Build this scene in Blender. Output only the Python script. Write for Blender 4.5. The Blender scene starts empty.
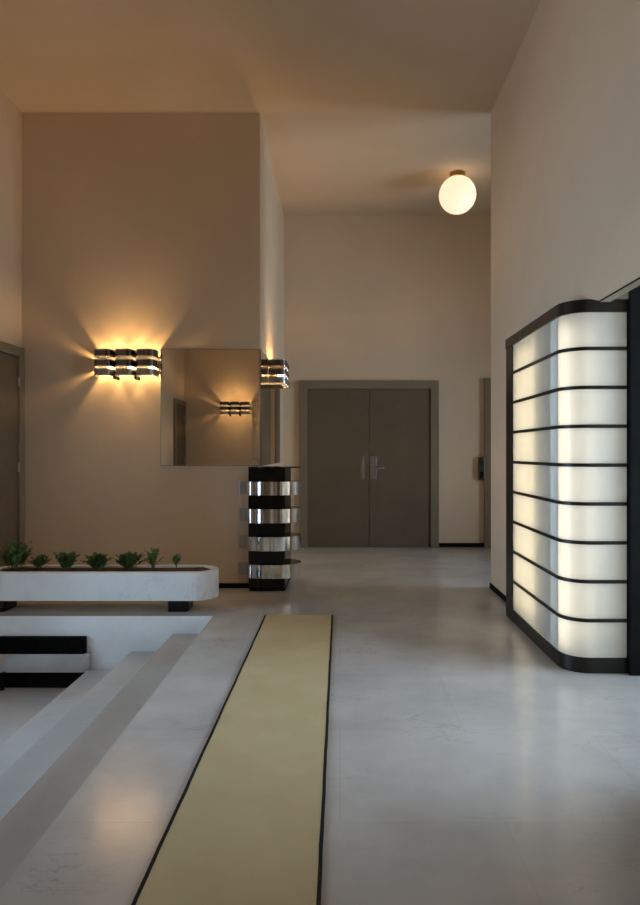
import bpy, bmesh, math, random
from mathutils import Vector, Matrix
random.seed(7)
S = bpy.context.scene
COL = S.collection
PI = math.pi
H = 1.4            # camera height
D1, D2 = 6.72, 9.63
XL, XS, XR = -3.288, -.83, 1.56    # left wall, passage side wall, right wall
YB = -.30          # wall the camera stands level with
ZC = H + 3.515

# ------------------------------------------------------------------ materials
def mat(name, col=(.8, .8, .8), rough=.5, metal=0, spec=.5, emis=None, strength=0, coat=0):
    m = bpy.data.materials.new(name); m.use_nodes = True
    b = m.node_tree.nodes['Principled BSDF']
    b.inputs['Base Color'].default_value = (*col, 1)
    b.inputs['Roughness'].default_value = rough
    b.inputs['Metallic'].default_value = metal
    b.inputs['Specular IOR Level'].default_value = spec
    b.inputs['Coat Weight'].default_value = coat
    if emis:
        b.inputs['Emission Color'].default_value = (*emis, 1)
        b.inputs['Emission Strength'].default_value = strength
    return m

def noise_col(m, c1, c2, scale=3, detail=4, rough=.6, bump=0, bscale=60, stops=(.35, .65), stretch=(1, 1, 1)):
    nt = m.node_tree; N = nt.nodes; L = nt.links
    b = N['Principled BSDF']
    tc = N.new('ShaderNodeTexCoord'); mp = N.new('ShaderNodeMapping')
    mp.inputs['Scale'].default_value = stretch
    L.new(tc.outputs['Object'], mp.inputs['Vector'])
    n = N.new('ShaderNodeTexNoise'); n.inputs['Scale'].default_value = scale
    n.inputs['Detail'].default_value = detail; n.inputs['Roughness'].default_value = rough
    L.new(mp.outputs[0], n.inputs['Vector'])
    r = N.new('ShaderNodeValToRGB')
    r.color_ramp.elements[0].position, r.color_ramp.elements[1].position = stops
    r.color_ramp.elements[0].color = (*c1, 1); r.color_ramp.elements[1].color = (*c2, 1)
    L.new(n.outputs['Fac'], r.inputs['Fac']); L.new(r.outputs['Color'], b.inputs['Base Color'])
    if bump:
        n2 = N.new('ShaderNodeTexNoise'); n2.inputs['Scale'].default_value = bscale; n2.inputs['Detail'].default_value = 3
        L.new(mp.outputs[0], n2.inputs['Vector'])
        bp = N.new('ShaderNodeBump'); bp.inputs['Strength'].default_value = bump; bp.inputs['Distance'].default_value = .01
        L.new(n2.outputs['Fac'], bp.inputs['Height']); L.new(bp.outputs['Normal'], b.inputs['Normal'])
    return m

def marble(name, base, cloud, vein, rough=.15, slabs=True, spec=.5, vscale=1.0):
    m = mat(name, base, rough, spec=spec)
    nt = m.node_tree; N = nt.nodes; L = nt.links; b = N['Principled BSDF']
    tc = N.new('ShaderNodeTexCoord')
    n1 = N.new('ShaderNodeTexNoise'); n1.inputs['Scale'].default_value = .9 * vscale
    n1.inputs['Detail'].default_value = 6; n1.inputs['Roughness'].default_value = .62
    L.new(tc.outputs['Object'], n1.inputs['Vector'])
    r1 = N.new('ShaderNodeValToRGB'); r1.color_ramp.elements[0].position = .38; r1.color_ramp.elements[1].position = .66
    r1.color_ramp.elements[0].color = (*base, 1); r1.color_ramp.elements[1].color = (*cloud, 1)
    L.new(n1.outputs['Fac'], r1.inputs['Fac'])
    mp = N.new('ShaderNodeMapping'); mp.inputs['Rotation'].default_value = (0, 0, .6); mp.inputs['Scale'].default_value = (1, 2.4, 1)
    L.new(tc.outputs['Object'], mp.inputs['Vector'])
    n2 = N.new('ShaderNodeTexNoise'); n2.inputs['Scale'].default_value = 2.2 * vscale; n2.inputs['Detail'].default_value = 8
    n2.inputs['Roughness'].default_value = .6; n2.inputs['Distortion'].default_value = 1.0
    L.new(mp.outputs[0], n2.inputs['Vector'])
    r2 = N.new('ShaderNodeValToRGB'); e = r2.color_ramp.elements
    e[0].position = .485; e[0].color = (0, 0, 0, 1); e[1].position = .50; e[1].color = (1, 1, 1, 1)
    e2 = e.new(.515); e2.color = (0, 0, 0, 1)
    L.new(n2.outputs['Fac'], r2.inputs['Fac'])
    n3 = N.new('ShaderNodeTexNoise'); n3.inputs['Scale'].default_value = 1.7; L.new(tc.outputs['Object'], n3.inputs['Vector'])
    r3 = N.new('ShaderNodeValToRGB'); r3.color_ramp.elements[0].position = .5; r3.color_ramp.elements[1].position = .72
    L.new(n3.outputs['Fac'], r3.inputs['Fac'])
    mul = N.new('ShaderNodeMath'); mul.operation = 'MULTIPLY'
    L.new(r2.outputs['Color'], mul.inputs[0]); L.new(r3.outputs['Color'], mul.inputs[1])
    mul2 = N.new('ShaderNodeMath'); mul2.operation = 'MULTIPLY'; mul2.inputs[1].default_value = .5
    L.new(mul.outputs[0], mul2.inputs[0])
    mx = N.new('ShaderNodeMix'); mx.data_type = 'RGBA'
    L.new(mul2.outputs[0], mx.inputs['Factor']); L.new(r1.outputs['Color'], mx.inputs['A'])
    mx.inputs['B'].default_value = (*vein, 1)
    out = mx.outputs['Result']
    if slabs:
        br = N.new('ShaderNodeTexBrick'); br.inputs['Scale'].default_value = 1
        br.inputs['Brick Width'].default_value = 1.25; br.inputs['Row Height'].default_value = .82
        br.inputs['Mortar Size'].default_value = .0022; br.inputs['Mortar Smooth'].default_value = 0
        br.inputs['Color1'].default_value = (1, 1, 1, 1); br.inputs['Color2'].default_value = (.955, .955, .95, 1)
        br.inputs['Mortar'].default_value = (.9, .89, .87, 1)
        L.new(tc.outputs['Object'], br.inputs['Vector'])
        m2 = N.new('ShaderNodeMix'); m2.data_type = 'RGBA'; m2.blend_type = 'MULTIPLY'; m2.inputs['Factor'].default_value = 1
        L.new(out, m2.inputs['A']); L.new(br.outputs['Color'], m2.inputs['B']); out = m2.outputs['Result']
    L.new(out, b.inputs['Base Color'])
    # polish is not perfectly even
    r4 = N.new('ShaderNodeMapRange'); r4.inputs['To Min'].default_value = rough * .85; r4.inputs['To Max'].default_value = rough * 1.3
    L.new(n1.outputs['Fac'], r4.inputs['Value']); L.new(r4.outputs['Result'], b.inputs['Roughness'])
    return m

WALLC = (.68, .53, .38)
plaster = noise_col(mat('cream_plaster', WALLC, .75, spec=.25), (.66, .515, .365), (.70, .548, .395), 1.3, 5, bump=.06, bscale=45)
ceil_m = noise_col(mat('ceiling_plaster', WALLC, .85, spec=.2), (.62, .485, .345), (.66, .52, .375), .8, 3, bump=.04, bscale=30)
floor_m = marble('floor_marble', (.59, .575, .55), (.45, .432, .405), (.2, .17, .15), .175, spec=.45, vscale=1.3)
step_m = marble('step_marble', (.58, .57, .55), (.48, .47, .45), (.22, .19, .17), .22, slabs=False)
step_a = marble('step_marble_tan', (.47, .44, .40), (.40, .37, .33), (.22, .19, .17), .2, slabs=False)
step_b = marble('step_marble_pale', (.62, .62, .61), (.53, .53, .52), (.3, .28, .26), .2, slabs=False)
white_m = marble('white_marble', (.82, .84, .86), (.70, .73, .75), (.36, .38, .4), .3, slabs=False, vscale=1.8)
taupe = noise_col(mat('taupe_paint', (.1, .085, .06), .45, spec=.35), (.13, .1, .063), (.145, .113, .072), 2.5, 3)
taupe_f = noise_col(mat('taupe_frame_paint', (.2, .17, .13), .42, spec=.4), (.212, .168, .112), (.23, .184, .126), 2.5, 3)
black = noise_col(mat('black_lacquer', (.01, .009, .009), .16, spec=.3), (.005, .005, .005), (.008, .007, .007), 3, 2)
matte_black = noise_col(mat('matte_black', (.005, .005, .005), .65, spec=.08), (.003, .003, .003), (.006, .006, .005), 6, 2)
blackmetal = noise_col(mat('black_bronze', (.015, .013, .012), .3, spec=.3), (.010, .009, .008), (.016, .014, .012), 4, 2)
chrome = noise_col(mat('polished_chrome', (.75, .75, .77), .12, metal=1), (.72, .72, .74), (.8, .8, .82), 5, 2)
steel = noise_col(mat('brushed_nickel', (.42, .40, .38), .32, metal=1), (.38, .36, .34), (.46, .44, .42), 30, 2, stretch=(1, 1, .05))
gunmetal = noise_col(mat('dark_nickel', (.16, .14, .13), .25, metal=1), (.14, .12, .11), (.19, .165, .15), 10, 2)
mirror_m = noise_col(mat('silvered_glass', (.83, .82, .78), .015, metal=1), (.82, .81, .77), (.84, .83, .79), 1, 1)
mirror_edge = mat('mirror_edge_glass', (.35, .36, .33), .2, metal=.6)
brass = noise_col(mat('aged_brass', (.5, .32, .12), .3, metal=1), (.45, .29, .1), (.56, .37, .15), 8, 2)
soil_m = noise_col(mat('planting_soil', (.05, .03, .02), .95), (.03, .018, .01), (.09, .055, .03), 40, 4, bump=.6, bscale=60)
rug_m = noise_col(mat('straw_yellow_wool', (.6, .5, .27), .95, spec=.1), (.53, .425, .235), (.58, .475, .275), 3, 5, bump=.25, bscale=350)
rug_b = noise_col(mat('black_wool_binding', (.02, .018, .018), .9, spec=.1), (.015, .013, .013), (.03, .027, .026), 80, 2)
leaf_a = noise_col(mat('fern_leaf_green', (.05, .11, .03), .6), (.06, .115, .03), (.11, .18, .05), 14, 2)
stem_m = noise_col(mat('plant_stem', (.09, .11, .04), .6), (.07, .09, .03), (.12, .13, .05), 10, 2)
glow_bulb = mat('warm_bulb', (1, .8, .5), .5, emis=(1, .62, .25), strength=780)
globe_m = mat('opal_globe_glass', (.9, .85, .75), .3, emis=(1, .73, .49), strength=1.05)
tube_warm = mat('warm_lamp_tube', (1, .9, .7), .5, emis=(1, .87, .68), strength=7.2)
tube_side = mat('soft_warm_tube', (1, .9, .7), .5, emis=(1, .82, .54), strength=6.3)
skyglass = bpy.data.materials.new('window_glass'); skyglass.use_nodes = True
def _wg():
    nt = skyglass.node_tree; N = nt.nodes; L = nt.links
    N.remove(N['Principled BSDF'])
    t = N.new('ShaderNodeBsdfTransparent'); t.inputs[0].default_value = (.95, .97, .97, 1)
    g = N.new('ShaderNodeBsdfGlossy'); g.inputs['Roughness'].default_value = .02
    f = N.new('ShaderNodeFresnel'); f.inputs[0].default_value = 1.45
    m = N.new('ShaderNodeMixShader')
    L.new(f.outputs[0], m.inputs[0]); L.new(t.outputs[0], m.inputs[1]); L.new(g.outputs[0], m.inputs[2])
    L.new(m.outputs[0], N['Material Output'].inputs[0])
_wg()
opal = bpy.data.materials.new('opal_sheet_glass'); opal.use_nodes = True
def _opal():
    nt = opal.node_tree; N = nt.nodes; L = nt.links
    N.remove(N['Principled BSDF'])
    tc = N.new('ShaderNodeTexCoord'); n = N.new('ShaderNodeTexNoise'); n.inputs['Scale'].default_value = 5
    L.new(tc.outputs['Object'], n.inputs['Vector'])
    r = N.new('ShaderNodeValToRGB'); r.color_ramp.elements[0].color = (.74, .76, .73, 1); r.color_ramp.elements[1].color = (.80, .81, .78, 1)
    L.new(n.outputs['Fac'], r.inputs['Fac'])
    d = N.new('ShaderNodeBsdfDiffuse'); t = N.new('ShaderNodeBsdfTranslucent'); g = N.new('ShaderNodeBsdfGlossy')
    g.inputs['Roughness'].default_value = .12
    L.new(r.outputs[0], d.inputs[0]); L.new(r.outputs[0], t.inputs[0])
    m = N.new('ShaderNodeMixShader'); m.inputs[0].default_value = .6
    L.new(d.outputs[0], m.inputs[1]); L.new(t.outputs[0], m.inputs[2])
    f = N.new('ShaderNodeFresnel'); f.inputs[0].default_value = 1.35
    m2 = N.new('ShaderNodeMixShader'); L.new(f.outputs[0], m2.inputs[0])
    L.new(m.outputs[0], m2.inputs[1]); L.new(g.outputs[0], m2.inputs[2])
    L.new(m2.outputs[0], N['Material Output'].inputs[0])
_opal()

# ------------------------------------------------------------------ helpers
def link(name, bm, m, parent=None, smooth=False, recalc=True):
    me = bpy.data.meshes.new(name)
    if recalc: bmesh.ops.recalc_face_normals(bm, faces=bm.faces[:])
    bm.to_mesh(me); bm.free()
    o = bpy.data.objects.new(name, me); COL.objects.link(o); me.materials.append(m)
    if smooth:
        for p in me.polygons: p.use_smooth = True
    if parent: o.parent = parent
    return o

def box(bm, x0, x1, y0, y1, z0, z1, bev=0):
    r = bmesh.ops.create_cube(bm, size=1)
    vs = r['verts']
    for v in vs:
        v.co = Vector((x0 + (v.co.x + .5) * (x1 - x0), y0 + (v.co.y + .5) * (y1 - y0), z0 + (v.co.z + .5) * (z1 - z0)))
    if bev:
        es = list({e for v in vs for e in v.link_edges})
        bmesh.ops.bevel(bm, geom=es, offset=bev, segments=2, affect='EDGES', profile=.5)

def boxes(name, m, parent, *bs, bev=0):
    bm = bmesh.new()
    for b in bs: box(bm, *b, bev=bev)
    return link(name, bm, m, parent)

def prism(bm, pts, z0, z1, caps=True):
    lo = [bm.verts.new((x, y, z0)) for x, y in pts]; hi = [bm.verts.new((x, y, z1)) for x, y in pts]
    n = len(pts)
    for i in range(n):
        j = (i + 1) % n
        bm.faces.new((lo[i], lo[j], hi[j], hi[i]))
    if caps:
        bm.faces.new(lo[::-1]); bm.faces.new(hi)

def strip(bm, pts, z0, z1, t, close=False):
    """a vertical band following an open plan line, thickness t to its left side"""
    n = len(pts); off = []
    for i in range(n):
        a = Vector(pts[max(i - 1, 0)]); b = Vector(pts[min(i + 1, n - 1)])
        d = (b - a).normalized(); nrm = Vector((-d.y, d.x)); p = Vector(pts[i]) + nrm * t
        off.append((p.x, p.y))
    rows = []
    for i in range(n):
        x, y = pts[i]; u, v = off[i]
        rows.append([bm.verts.new(c) for c in ((x, y, z0), (x, y, z1), (u, v, z1), (u, v, z0))])
    for i in range(n - 1):
        for k in range(4):
            bm.faces.new((rows[i][k], rows[i + 1][k], rows[i + 1][(k + 1) % 4], rows[i][(k + 1) % 4]))
    bm.faces.new(rows[0]); bm.faces.new(rows[-1][::-1])

def cyl(bm, c, r, h, axis='Z', seg=24, r2=None):
    q = bmesh.ops.create_cone(bm, cap_ends=True, segments=seg, radius1=r, radius2=r if r2 is None else r2, depth=h)
    M = {'Z': Matrix(), 'X': Matrix.Rotation(PI / 2, 4, 'Y'), 'Y': Matrix.Rotation(PI / 2, 4, 'X')}[axis]
    for v in q['verts']: v.co = M @ v.co + Vector(c)

def thing(name, label, cat, loc, rz=0, group=None):
    o = bpy.data.objects.new(name, None); COL.objects.link(o); o.empty_display_size = .1
    o.location = loc; o.rotation_euler = (0, 0, rz)
    o['label'] = label; o['category'] = cat
    if group: o['group'] = group
    return o

def struct(o):
    o['kind'] = 'structure'; return o

def sempty(name, loc):
    o = bpy.data.objects.new(name, None); COL.objects.link(o); o.location = loc; o.empty_display_size = .1
    return struct(o)

def copy_thing(o, loc, rz, label):
    def cp(s, p):
        c = s.copy(); COL.objects.link(c); c.parent = p
        for ch in s.children: cp(ch, c)
        return c
    r = cp(o, None); r.location = loc; r.rotation_euler = (0, 0, rz); r['label'] = label
    return r

# ------------------------------------------------------------------ the setting
XE = 5.2            # far right end of passages and side room
YR = -3.2           # back wall of the passage behind the camera
PX, PY0, PY1, PZ = -1.087, .85, 5.565, -.6    # sunken entrance: edge, near and far wall, depth
# floor round the sunken part
struct(boxes('floor', floor_m, None,
    (PX, XE, YR, D2, -.15, 0), (XL, PX, PY1, D1, -.15, 0), (XL, PX, YB, PY0, -.15, 0)))
struct(boxes('floor_sunken', step_m, None, (XL, PX, PY0, PY1, PZ - .15, PZ)))
# pit side walls
struct(boxes('wall_sunken_far', white_m, None, (XL, PX, PY1, PY1 + .2, PZ - .15, -.15), (XL, PX - .001, PY1 - .004, PY1 + .001, PZ, -.001)))
struct(boxes('wall_sunken_near', white_m, None, (XL, PX, PY0 - .2, PY0, PZ - .15, -.15)))
e = [PX, -1.434, -1.789, -2.149]
for i in range(3):
    zt = -.15 * (i + 1)
    bm = bmesh.new(); box(bm, e[i + 1], PX, PY0, PY1 - .004, zt - .15, zt - (.0005 if i else .0005), bev=.004)
    o = link('step', bm, [step_a, step_m, step_b][i]); struct(o)
    o.name = 'trim_%d' % (i + 1)
struct(boxes('ceiling', ceil_m, None, (XL - .2, XE + .2, YR - .2, D2 + .2, ZC, ZC + .15)))
struct(boxes('wall_front', plaster, None, (XL, XS, D1, D2 + .2, 0, ZC)))
struct(boxes('wall_back', plaster, None, (XS, XE + .2, D2, D2 + .2, 0, ZC)))
struct(boxes('wall_rear', plaster, None, (XL, XS, YR, YB, 0, ZC)))
struct(boxes('wall_behind_camera', plaster, None, (XS, XE + .2, YR - .2, YR, 0, ZC)))
# left wall with its tall glazed entrance
W1 = (2.3, 5.0, -.55, 2.5)
struct(boxes('wall_left', plaster, None, (XL - .2, XL, YR - .2, W1[0], PZ - .15, ZC), (XL - .2, XL, W1[1], D2 + .2, PZ - .15, ZC),
    (XL - .2, XL, W1[0], W1[1], W1[3], ZC), (XL - .2, XL, W1[0], W1[1], PZ - .15, W1[2])))
# right wall: solid beyond the light cabinet, an opening on this side of it
YO = 4.46
struct(boxes('wall_right', plaster, None, (XR, XR + .22, YO, D1, 0, 2.372), (XR, XR + .06, 3.90, YO, 2.372, ZC), (XR, XR + .22, YO, D1, 2.372, ZC),
    (XR, XR + .22, YR, 2.7, 0, ZC), (XR, XR + .06, 2.7, 3.90, 2.31, ZC)))
bm = bmesh.new(); q = [(4.10, 2.372), (3.90, 2.372), (3.90, 2.31)]
lo = [bm.verts.new((XR, y, z)) for y, z in q]; hi = [bm.verts.new((XR + .06, y, z)) for y, z in q]
bm.faces.new(lo); bm.faces.new(hi[::-1])
for i in range(3): bm.faces.new((lo[i], hi[i], hi[(i + 1) % 3], lo[(i + 1) % 3]))
struct(link('trim_5', bm, plaster))
# rooms to the right
W2 = (5.6, 7.4, .1, 3.2)
W3 = (2.3, 4.2, .1, 2.7)
XN = 3.4            # far end of the small side room
struct(boxes('wall_end', plaster, None, (XE, XE + .2, 4.43, W2[0], 0, ZC), (XE, XE + .2, W2[1], D2, 0, ZC),
    (XE, XE + .2, W2[0], W2[1], W2[3], ZC), (XE, XE + .2, W2[0], W2[1], 0, W2[2])))
struct(boxes('wall_side_room_end', plaster, None, (XN, XN + .2, YR, W3[0], 0, ZC), (XN, XN + .2, W3[1], 4.43, 0, ZC),
    (XN, XN + .2, W3[0], W3[1], W3[3], ZC), (XN, XN + .2, W3[0], W3[1], 0, W3[2])))
struct(boxes('wall_divider', taupe_f, None, (XR + .22, XE, 4.43, 4.6, 0, ZC)))
struct(boxes('wall_divider_near', plaster, None, (XR + .22, XN, 2.0, 2.2, 0, ZC)))
def window(n, x, y0, y1, z0, z1, nv, nh, flip):
    s = sempty('window_%d' % n, (x, (y0 + y1) / 2, z0)); X = 0; hy = (y1 - y0) / 2; h = z1 - z0
    bs = [(-.04, .04, -hy, hy, 0, .06), (-.04, .04, -hy, hy, h - .06, h), (-.04, .04, -hy, -hy + .06, 0, h), (-.04, .04, hy - .06, hy, 0, h)]
    for i in range(1, nv): yy = -hy + 2 * hy * i / nv; bs.append((-.025, .025, yy - .02, yy + .02, 0, h))
    for i in range(1, nh): zz = h * i / nh; bs.append((-.025, .025, -hy, hy, zz - .015, zz + .015))
    boxes('window_frame', blackmetal, s, *bs)
    boxes('window_pane', skyglass, s, (-.004, .004, -hy + .05, hy - .05, .05, h - .05))
    return s
window(1, XL - .1, *W1, 4, 5, 0)
window(2, XE + .1, *W2, 3, 4, 0)
window(3, XN + .1, *W3, 3, 3, 0)
# baseboards
B = .05
struct(boxes('baseboard_front', matte_black, None, (XL, XS + .012, D1 - .012, D1, 0, B), (XS, XS + .012, D1, D2, 0, B)))
struct(boxes('baseboard_back', matte_black, None, (1.46, XE, D2 - .012, D2, 0, .06), (XS + .012, -.605, D2 - .012, D2, 0, .06)))
struct(boxes('baseboard_right', matte_black, None, (XR - .012, XR, 5.62, D1 + .012, 0, B), (XR, XR + .22, D1, D1 + .012, 0, B)))

# doors
def door_back():
    s = sempty('door_1', (.4295, D2, 0))
    hw, top, fw = 1.03, 2.459, .12
    boxes('door_frame', taupe_f, s, (-hw, -hw + fw, -.05, 0, 0, top), (hw - fw, hw, -.05, 0, 0, top), (-hw + fw, hw - fw, -.05, 0, top - fw, top), bev=.004)
    for sx in (-1, 1):
        a, b = sorted((sx * .004, sx * (hw - fw)))
        l = boxes('door_leaf', taupe, s, (a, b, -.025, 0, .004, top - fw - .002), bev=.003)
    for sx in (-1, 1):
        xc = .065 * sx - (.03 if sx < 0 else -.0)
        boxes('lock_plate', steel, s, (xc - .05, xc + .05, -.031, -.025, 1.0, 1.345) if sx > 0 else (xc - .03, xc + .02, -.031, -.025, 1.0, 1.345), bev=.002)
    bm = bmesh.new(); cyl(bm, (.085, -.055, 1.175), .01, .05, 'Y', 12); box(bm, .075, .215, -.085, -.068, 1.163, 1.187, bev=.006)
    link('door_handle', bm, chrome, s)
    boxes('threshold', matte_black, s, (-hw + fw, hw - fw, -.02, 0, 0, .006))
    return s
door_back()
def door_side(n, y, near):
    """single door in the left wall; y is the corner side edge, near = direction away from the corner"""
    s = sempty('door_%d' % n, (XL, y, 0)); w = .86 * near; f = .1 * near
    def yb(a, b): return (min(a, b), max(a, b))
    boxes('door_frame', taupe_f, s, (0, .045, *yb(0, f), 0, 2.47), (0, .045, *yb(w - f, w), 0, 2.47), (0, .045, *yb(f, w - f), 2.37, 2.47), bev=.004)
    boxes('door_leaf', taupe, s, (0, .022, *yb(f, w - f), .004, 2.368), bev=.003)
    bm = bmesh.new()
    for z in (.35, 1.25, 2.12): cyl(bm, (.03, f, z), .011, .1, 'Z', 10)
    link('hinge', bm, steel, s)
    bm = bmesh.new(); yy = w - f - .08 * near; cyl(bm, (.045, yy, 1.05), .01, .05, 'X', 10); box(bm, .062, .078, *yb(yy + .01, yy - .12 * 1), 1.04, 1.06, bev=.005)
    link('door_handle', bm, chrome, s)
door_side(2, D1 - .03, -1)
door_side(3, YB + .03, 1)
s = sempty('door_4', (2.13, D2, 0))
boxes('door_frame', taupe_f, s, (0, .11, -.06, 0, 0, 2.5), (.97, 1.08, -.06, 0, 0, 2.5), (.11, .97, -.06, 0, 2.39, 2.5), bev=.004)
boxes('door_leaf', taupe, s, (.11, .97, -.03, 0, .004, 2.388), bev=.003)
# opening trim and underside shade sheet
struct(boxes('trim_4', matte_black, None, (XR - .003, XR + .001, 2.7, 3.90, 2.304, 2.312)))
struct(boxes('trim_6', taupe_f, None, (XR + .001, XR + .061, 2.7, 3.90, 2.304, 2.3099)))  # added sheet; its darker colour shades the lintel's underside

# switch plate on the back wall
t = thing('light_switch', 'dark metal switch plate on the back wall beside the narrow right door frame', 'light switch', (2.10, D2, 1.16))
boxes('cover_plate', gunmetal, t, (-.06, .028, -.066, 0, -.17, .17), bev=.005)
boxes('rocker', black, t, (-.04, .01, -.074, -.066, -.14, -.04), bev=.003)
boxes('indicator', black, t, (-.03, .0, -.072, -.066, .08, .1), bev=.003)

# ------------------------------------------------------------------ runner
t = thing('carpet_runner', 'long straw-yellow carpet runner with thin black side edges on the marble floor', 'rug', (-.351, 1.9, 0))
def runner():
    y0, y1 = -2.6 - 1.9, PY1 - 1.9
    for nm, m, xa, xb, zt in (('pile', rug_m, -.278, .278, .010), ('binding', rug_b, -.2915, -.278, .011), ('binding', rug_b, .278, .2915, .011)):
        bm = bmesh.new(); n = 90
        rows = []
        for i in range(n + 1):
            y = y0 + (y1 - y0) * i / n
            w = .0006 * math.sin(i * .9) + .0005 * math.sin(i * 2.3)
            a = xa + (w if xa < -.27 else (w if xa > .27 else 0)); b = xb + (w if xb < -.27 else (w if xb > .27 else 0))
            if nm == 'pile': a += w; b += w
            rows.append([bm.verts.new(c) for c in ((a, y, .0005), (a, y, zt), (b, y, zt), (b, y, .0005))])
        for i in range(n):
            for k in range(4): bm.faces.new((rows[i][k], rows[i + 1][k], rows[i + 1][(k + 1) % 4], rows[i][(k + 1) % 4]))
        bm.faces.new(rows[0]); bm.faces.new(rows[-1][::-1])
        link(nm, bm, m, t)
runner()

# ------------------------------------------------------------------ planter
PXL, PXR, PYF, PYN = -3.12, -1.09, 5.63, 6.03
t = thing('marble_planter', 'long low white marble planter trough with rounded ends on a black foot', 'planter', ((PXL + PXR) / 2, 5.83, 0))
def stadium(hx, hy, n=14):
    p = []
    for i in range(n + 1): a = -PI / 2 + PI * i / n; p.append((hx - hy + hy * math.cos(a), hy * math.sin(a)))
    for i in range(n + 1): a = PI / 2 + PI * i / n; p.append((-hx + hy + hy * math.cos(a), hy * math.sin(a)))
    return p
def planter():
    hx, hy = (PXR - PXL) / 2, .2
    bm = bmesh.new()
    rings = [(stadium(hx - .004, hy - .004), .113), (stadium(hx, hy), .117), (stadium(hx, hy), .352), (stadium(hx - .008, hy - .008), .36),
             (stadium(hx - .055, hy - .055), .36), (stadium(hx - .06, hy - .06), .355), (stadium(hx - .06, hy - .06), .30)]
    vs = [[bm.verts.new((x, y, z)) for x, y in p] for p, z in rings]
    n = len(vs[0])
    for a, b in zip(vs, vs[1:]):
        for i in range(n): j = (i + 1) % n; bm.faces.new((a[i], a[j], b[j], b[i]))
    bm.faces.new(vs[0][::-1]); bm.faces.new(vs[-1])
    link('trough', bm, white_m, t)
    bm = bmesh.new()
    p = stadium(hx - .061, hy - .061, 14)
    lo = [bm.verts.new((x, y, .301)) for x, y in p]; hi = [bm.verts.new((x, y, .345 + random.uniform(-.006, .004))) for x, y in p]
    for i in range(len(p)): j = (i + 1) % len(p); bm.faces.new((lo[i], lo[j], hi[j], hi[i]))
    c = bm.verts.new((0, 0, .35))
    for i in range(len(p)): bm.faces.new((hi[i], hi[(i + 1) % len(p)], c))
    link('soil', bm, soil_m, t)
    for cx in (.676, -.93):
        bm = bmesh.new(); prism(bm, [(cx + a * .092, b * .12) for a, b in ((-1, -.75), (-.85, -1), (.85, -1), (1, -.75), (1, .75), (.85, 1), (-.85, 1), (-1, .75))], 0, .114)
        link('foot', bm, black, t)
planter()
# ferns
def fern(name, label, x, y, h, n, spread, dens, cat='plant'):
    t = thing(name, label, cat, (x, y, .352), 0, 'small ferns in the marble planter')
    sb, lb = bmesh.new(), bmesh.new()
    def tri(bm, *v): bm.faces.new([bm.verts.new(c) for c in v])
    for k in range(n):
        a = random.uniform(0, 2 * PI); sp = spread * random.uniform(.25, 1); hh = h * random.uniform(.45, 1)
        ox, oy = random.uniform(-.35, .35) * (spread if n > 20 else .03), random.uniform(-.03, .03)
        cv = random.uniform(.3, .75)
        pts = [Vector((ox + math.cos(a) * sp * u ** 1.3, oy + math.sin(a) * sp * .5 * u ** 1.2, .002 + hh * ((1 + cv) * u - cv * u * u))) for u in [i / 11 for i in range(12)]]
        for i in range(11):
            p, q = pts[i], pts[i + 1]; d = (q - p).normalized(); s = d.cross(Vector((0, 0, 1))); s = s.normalized() if s.length > .01 else Vector((1, 0, 0))
            w = .0016 * (1 - i / 14); up = s.cross(d) * w
            tri(sb, p - s * w, p + s * w, q + s * w, q - s * w); tri(sb, p - up, p + up, q + up, q - up)
            if i > 1:
                for e2 in range(dens):
                    m0 = p.lerp(q, (e2 + random.random()) / dens)
                    for sg in (-1, 1):
                        if random.random() < .18: continue
                        L = .036 * (1 - abs(i - 5.5) / 8) * random.uniform(.5, 1.3)
                        dr = (s * sg + d * .6 + Vector((random.uniform(-.5, .5), random.uniform(-.5, .5), random.uniform(-.5, .6)))).normalized()
                        nn = dr.cross(d); nn = nn.normalized() if nn.length > .01 else Vector((0, 0, 1))
                        wd = dr.cross(nn).normalized() * L * .2
                        m0z = m0 + dr * L
                        if m0z.z < .006: m0z.z = .006
                        tri(lb, m0, m0 + dr * L * .45 + wd, m0z, m0 + dr * L * .45 - wd)
    link('stem', sb, stem_m, t); link('foliage', lb, leaf_a, t)
for (px, hh, n, sp, de, lab) in (
        (6, .25, 52, .17, 4, 'tallest bushy green plant at the left end of the planter, before the left door'),
        (39, .12, 18, .12, 3, 'sparse low plant just right of the tall bushy plant in the planter'),
        (66, .17, 44, .11, 4, 'upright dense green fern, third plant from the left in the planter'),
        (98, .15, 52, .12, 4, 'wide bushy dark green fern at the middle of the visible planter'),
        (129, .15, 52, .125, 4, 'low rounded green fern right of the middle of the planter, below the wall lamp'),
        (153, .20, 16, .13, 2, 'airy fern with long arching fronds, second plant from the right in the planter'),
        (176, .16, 6, .07, 2, 'tiny thin sprig, rightmost plant in the planter')):
    yy = 5.83 + random.uniform(-.03, .03)
    fern('fern', lab, max((px - 340) / 650 * yy, -2.92), yy, hh, n, sp, de)

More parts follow.
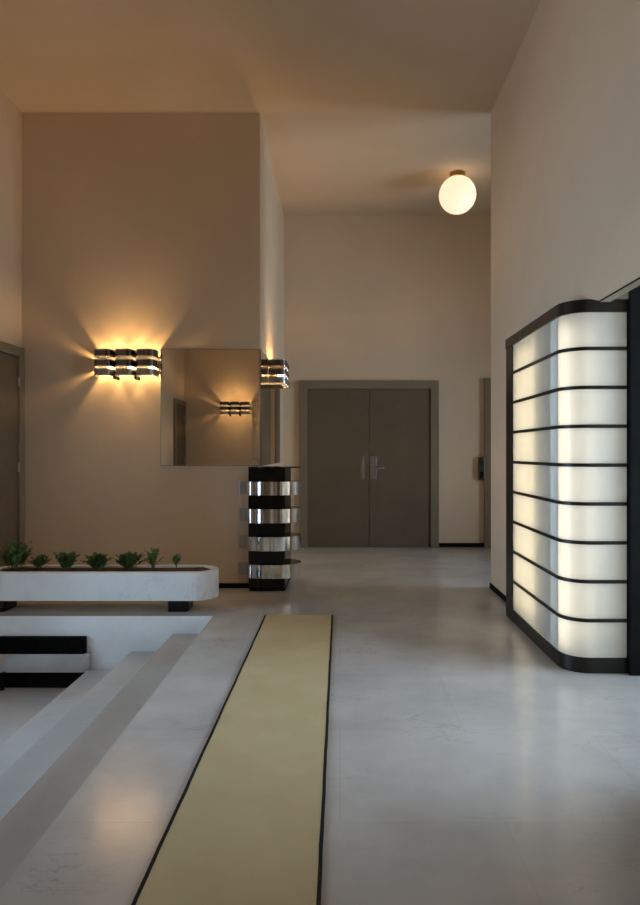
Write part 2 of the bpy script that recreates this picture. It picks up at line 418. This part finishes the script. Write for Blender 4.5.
# ------------------------------------------------------------------ wall mirrors
def mirror(label, loc, rz, w, z0, z1, panel=0):
    """local +x along the wall, -y out of the wall"""
    t = thing('wall_mirror', label, 'mirror', loc, rz)
    h = z1 - z0
    if panel: boxes('stand_in_strip', gunmetal, t, (w + .002, w + panel, -.016, -.001, 0, h))  # dark strip standing in for an unidentified dark band
    boxes('mirror_glass', mirror_m, t, (.004, w - .004, -.012, -.002, .004, h - .004))
    boxes('mirror_rim', mirror_edge, t, (0, .004, -.012, -.001, 0, h), (w - .004, w, -.012, -.001, 0, h), (.004, w - .004, -.012, -.001, 0, .004), (.004, w - .004, -.012, -.001, h - .004, h))
MZ0, MZ1 = 1.262, 2.468
mirror('large frameless rectangular mirror on the wall right of the three-part lamp', (-1.851, D1, MZ0), 0, 1.019, MZ0, MZ1)
mirror('tall mirror with a stand-in dark end strip on side wall behind the corner lamp', (XS, 6.735, MZ0), PI / 2, 1.45, MZ0, MZ1, .64)
mirror('frameless mirror on the rear wall, seen only as the reflected edge in the large mirror', (-.832, YB, MZ0), PI, 1.019, MZ0, MZ1)

# ------------------------------------------------------------------ sconces
def sconce(label, loc, rz):
    """local origin: centre bottom on the wall; +x along wall, -y outwards; three half-round modules"""
    t = thing('wall_sconce', label, 'wall lamp', loc, rz, 'three-part metal wall lamps')
    W, P = .212, .21
    boxes('back_plate', steel, t, (-.31, .31, -.012, 0, .07, .24), bev=.003)
    lev = [(.219, .295, gunmetal), (.119, .193, gunmetal), (.03, .097, steel)]
    for k in (-1, 0, 1):
        cx = k * W
        arc = [(cx - .097 * math.copysign(abs(math.cos(a)) ** .5, math.cos(a)), -.014 - (P - .014) * max(math.sin(a), 0) ** .42) for a in [PI * i / 28 for i in range(29)]]
        for (z0, z1, m) in lev:
            bm = bmesh.new(); strip(bm, arc, z0, z1, .003); link('metal_band', bm, m, t, smooth=False)
            bm = bmesh.new()
            arc2 = [(cx + (x - cx) * 1.025, -.014 + (y + .014) * 1.02) for x, y in arc]
            strip(bm, arc2, z0 - .002, z0 + .010, .006); strip(bm, arc2, z1 - .009, z1 + .002, .006)
            link('chrome_rim', bm, chrome, t)
        bm = bmesh.new(); bmesh.ops.create_uvsphere(bm, u_segments=12, v_segments=8, radius=.021, matrix=Matrix.Translation((cx, -.10, .155)))
        link('bulb', bm, glow_bulb, t, smooth=True)
        bm = bmesh.new(); cyl(bm, (cx, -.10, .122), .012, .028, 'Z', 14); box(bm, cx - .005, cx + .005, -.10, -.01, .108, .116)
        link('lamp_holder', bm, gunmetal, t)
    for xx in (-.5 * W, .5 * W):
        bs = [(xx - .011, xx + .011, -.15, -.012, z, z + .03) for z in (.0, .13, .235)]
        boxes('bracket', matte_black, t, *bs, (xx - .008, xx + .008, -.045, -.012, .0, .25))
    return t
SZ = H + .765
s1 = sconce('three-part black and chrome wall lamp left of the large mirror', ((129.5 - 340) / 96.7, D1, SZ - .02), 0)
copy_thing(s1, (XS, 7.70, SZ), PI / 2, 'black and chrome wall lamp on the narrow side wall above the corner radiator, seen end-on')
copy_thing(s1, (-2.2, YB, SZ), PI, 'lit wall lamp on the rear wall, seen small in the large mirror')

# ------------------------------------------------------------------ corner radiator cover
t = thing('radiator_cover', 'black corner radiator cover with four chrome bands round the wall corner below the mirrors', 'radiator', (-.75, 6.70, 0))
def radiator():
    ox, oy = -.75, 6.70
    def loc(p): return [(x - ox, y - oy) for x, y in p]
    front = []
    n = 60
    for i in range(n + 1):
        u = i / n; x = -.93 + u * (.93 - .655)
        y = 6.515 + .045 * (1 - min(1, u * 1.4)) ** 2 - .0045 * math.sin(u * 2 * PI * 2.2)
        front.append((x, y))
    y1 = front[-1][1]
    end = [(-.655 + .25 * math.sin(a), 6.515 + .215 - .215 * math.cos(a)) for a in [PI * i / 30 for i in range(1, 31)]]
    outer = front + end + [(-.826, end[-1][1])]
    poly = [(-.93, 6.718)] + outer + [(-.826, 6.718)]
    core = [(-.925, 6.719), (-.925, 6.565), (-.565, 6.565), (-.555, 6.59), (-.555, 7.35), (-.827, 7.35), (-.827, 6.719)]
    bm = bmesh.new(); prism(bm, loc(core), .03, 1.243); link('core', bm, black, t)
    bm = bmesh.new(); prism(bm, loc([(x + (.01 if x < -.9 else 0), y) for x, y in core]), 0, .03); link('plinth', bm, matte_black, t)
    bm = bmesh.new(); prism(bm, loc(poly), 1.243, 1.255); link('top_plate', bm, black, t)
    for z0, z1 in ((.97, 1.105), (.69, .83), (.41, .55), (.135, .27)):
        inner = [(x * 1, y) for x, y in poly]
        cx, cy = -.80, 6.74
        ins = [(x + (cx - x) * .02, y + (cy - y) * .02) if (y < 6.715 or x > -.82) else (x, y) for x, y in poly]
        bm = bmesh.new(); prism(bm, loc(ins), z0 + .001, z1 - .001); sh = link('shelf_slab', bm, black, t)
        bm = bmesh.new(); strip(bm, loc([(-.933, 6.716)] + outer), z0, z1, -.004); link('chrome_band', bm, chrome, t)
        bm = bmesh.new()
        tab = [(-1.05, 6.712), (-1.045, 6.704), (-1.03, 6.7), (-.965, 6.698), (-.945, 6.694), (-.9335, 6.68)]
        strip(bm, loc(tab), z0 + .002, z1 - .002, .004); link('end_tab', bm, steel, t)
radiator()

# radiator cover in the sunken part
t = thing('radiator_cover', 'low black grille radiator cover with bright metal band, in the sunken area below the planter', 'radiator', (-2.7, PY1 - .01, PZ))
def pit_rad():
    x0, x1 = -.56, .537
    for z0, z1 in ((.30, .432), (.0, .145)):
        boxes('grille', matte_black, t, (x0, x1, -.03, 0, z0, z1))
        bm = bmesh.new(); n = 46
        for i in range(n):
            x = x0 + .012 + (x1 - x0 - .024) * i / (n - 1); box(bm, x - .004, x + .004, -.038, -.03, z0 + .02, z1 - .02)
        link('slats', bm, matte_black, t)
    bm = bmesh.new()
    pl = [(x0, -.075), (x1 - .03, -.075), (x1 - .005, -.071), (x1 + .018, -.06), (x1 + .035, -.035), (x1 + .04, 0)]
    strip(bm, pl, .145, .30, .004); link('metal_band', bm, steel_b, t)
    boxes('shelf', black, t, (x0, x1, -.07, 0, .285, .299), (x0, x1, -.07, 0, .146, .16))
    boxes('leg', matte_black, t, (-.155, -.13, -.095, -.075, 0, .146))
steel_b = noise_col(mat('satin_steel', (.6, .62, .65), .12, metal=1), (.58, .6, .63), (.66, .68, .7), 4, 2)
pit_rad()

# ------------------------------------------------------------------ globe lamp
gz = 8.18
t = thing('globe_ceiling_lamp', 'glowing round opal globe lamp on the ceiling before the double door', 'ceiling lamp', ((457.5 - 340) / 650 * gz, gz, ZC))
bm = bmesh.new(); bmesh.ops.create_uvsphere(bm, u_segments=40, v_segments=24, radius=.232)
for v in bm.verts: v.co.z -= .275
link('globe', bm, globe_m, t, smooth=True)
bm = bmesh.new(); cyl(bm, (0, 0, -.025), .09, .05, 'Z', 32, r2=.1); cyl(bm, (0, 0, -.055), .07, .02, 'Z', 32)
link('ceiling_rose', bm, brass, t)
copy_thing(t, (.36, -1.7, ZC), 0, 'unseen globe lamp added as warm fill in the passage behind the camera')  # unseen second globe, added as warm fill light

# ------------------------------------------------------------------ illuminated cabinet
CX, CYF, CYN = 1.43, 5.60, 4.117
R = .165
t = thing('illuminated_cabinet', 'tall curved cabinet of glowing white glass panes in black frame by right wall', 'lit display cabinet', (CX, CYF, 0))
def cabinet():
    def plan(y0=0, x1=.0, off=0, arcn=14):
        """side line, rounded corner, front line; off = inset"""
        p = [(off, y0)]
        cx, cy = R, CYN + R - CYF
        for i in range(arcn + 1):
            a = PI + PI / 2 * i / arcn
            p.append((cx + (R - off) * math.cos(a), cy + (R - off) * math.sin(a)))
        p.append((x1, CYN - CYF + off))
        return p
    XP = 1.818 - CX; YP = 5.39 - CYF
    XF = 2.02 - CX
    def closed(off, x1, back=.13):
        p = plan(0, x1, off)
        yb = CYN - CYF + .30
        return p + [(x1, yb), (back, yb), (back, 0)]
    XW = XR - CX - .002
    bm = bmesh.new(); prism(bm, closed(0, XF, XW), 0, .098); link('plinth', bm, blackmetal, t)
    bm = bmesh.new(); prism(bm, closed(-.006, XF, XW), 2.29, 2.37); link('cap', bm, blackmetal, t)
    boxes('post', blackmetal, t, (0, XW, YP, 0, .098, 2.29), bev=.002)
    boxes('post', black, t, (XP, XF, CYN - CYF - .004, CYN - CYF + .10, .098, 2.29))
    boxes('back_panel', mat_back, t, (XW - .006, XW, CYN - CYF + .30, YP, .098, 2.29), (XW - .006, XF, CYN - CYF + .285, CYN - CYF + .30, .098, 2.29))
    boxes('light_baffle', mat_back, t, (.012, XW - .008, CYN + R - CYF - .004, CYN + R - CYF + .004, .098, 2.29))  # unseen baffle added to keep the front tube's glow off the side panes
    zs = [2.289] + [H + .659 - .2463 * k for k in range(8)] + [.099]
    for k in range(8):
        z = zs[k + 1]; bm = bmesh.new()
        strip(bm, plan(YP, XP, -.004), z - .011, z + .011, .022); link('glazing_bar', bm, blackmetal, t)
    pl = plan(YP, XP, .006, 14)
    for k in range(9):
        a = zs[k + 1] + (.011 if k < 8 else 0); b = zs[k] - (.011 if k else 0)
        for nm, seg in (('side_pane', pl[:2]), ('curved_pane', pl[1:])):
            bm = bmesh.new()
            rows = [(bm.verts.new((x, y, a)), bm.verts.new((x, y, b))) for x, y in seg]
            for r0, r1 in zip(rows, rows[1:]): bm.faces.new((r0[0], r1[0], r1[1], r0[1]))
            me = link(nm, bm, opal, t, recalc=False)
    for (x, y, tm) in ((.085, YP - .13, tube_side), (.085, YP - .33, tube_side), (.085, YP - .52, tube_side), (.085, CYN - CYF + .125, tube_warm)):
        bm = bmesh.new(); cyl(bm, (x, y, 1.19), .013, 2.1, 'Z', 12); link('lamp_tube', bm, tm, t)
mat_back = noise_col(mat('white_enamel', (.7, .7, .7), .5), (.68, .68, .68), (.72, .72, .72), 3, 2)
cabinet()
# dark doorway post and black screen next to the cabinet
t = thing('door_post', 'tall black post right of the glowing cabinet, at the right picture edge', 'post', (2.04, 4.08, 0))
boxes('shaft', matte_black, t, (-.22, .26, -.006, .026, 0, 2.75), bev=.003)

# ------------------------------------------------------------------ light
def area(name, loc, rot, sx, sy, p, col):
    l = bpy.data.lights.new(name, 'AREA'); l.shape = 'RECTANGLE'; l.size = sx; l.size_y = sy; l.energy = p; l.color = col
    o = bpy.data.objects.new(name, l); COL.objects.link(o); o.location = loc; o.rotation_euler = rot; return o
DAY = (.66, .82, 1.0)
area('daylight_entrance', (XL - .24, (W1[0] + W1[1]) / 2, (W1[2] + W1[3]) / 2), (0, -PI / 2, 0), W1[3] - W1[2], W1[1] - W1[0], 145, (.58, .78, 1.0))
area('daylight_passage', (XE + .24, (W2[0] + W2[1]) / 2, (W2[2] + W2[3]) / 2), (0, PI / 2, 0), W2[3] - W2[2], W2[1] - W2[0], 215, DAY)
area('daylight_side_room', (XN + .24, (W3[0] + W3[1]) / 2, (W3[2] + W3[3]) / 2), (0, PI / 2, 0), W3[3] - W3[2], W3[1] - W3[0], 240, DAY)
w = bpy.data.worlds.new('World'); S.world = w; w.use_nodes = True
w.node_tree.nodes['Background'].inputs[0].default_value = (.6, .75, 1, 1)
w.node_tree.nodes['Background'].inputs[1].default_value = .8

# ------------------------------------------------------------------ camera
cam = bpy.data.cameras.new('camera'); co = bpy.data.objects.new('camera', cam); COL.objects.link(co)
co.location = (0, 0, H); co.rotation_euler = (PI / 2, 0, 0)
cam.sensor_fit = 'VERTICAL'; cam.sensor_height = 36; cam.lens = 650 / 905 * 36
cam.shift_x = -20 / 905; cam.shift_y = 0; cam.clip_start = .05
S.camera = co
S.view_settings.view_transform = 'Standard'; S.view_settings.look = 'None'
S.view_settings.gamma = 1; S.view_settings.exposure = 0; S.view_settings.use_curve_mapping = False
S.cycles.max_bounces = 10; S.cycles.diffuse_bounces = 6; S.cycles.sample_clamp_indirect = 6
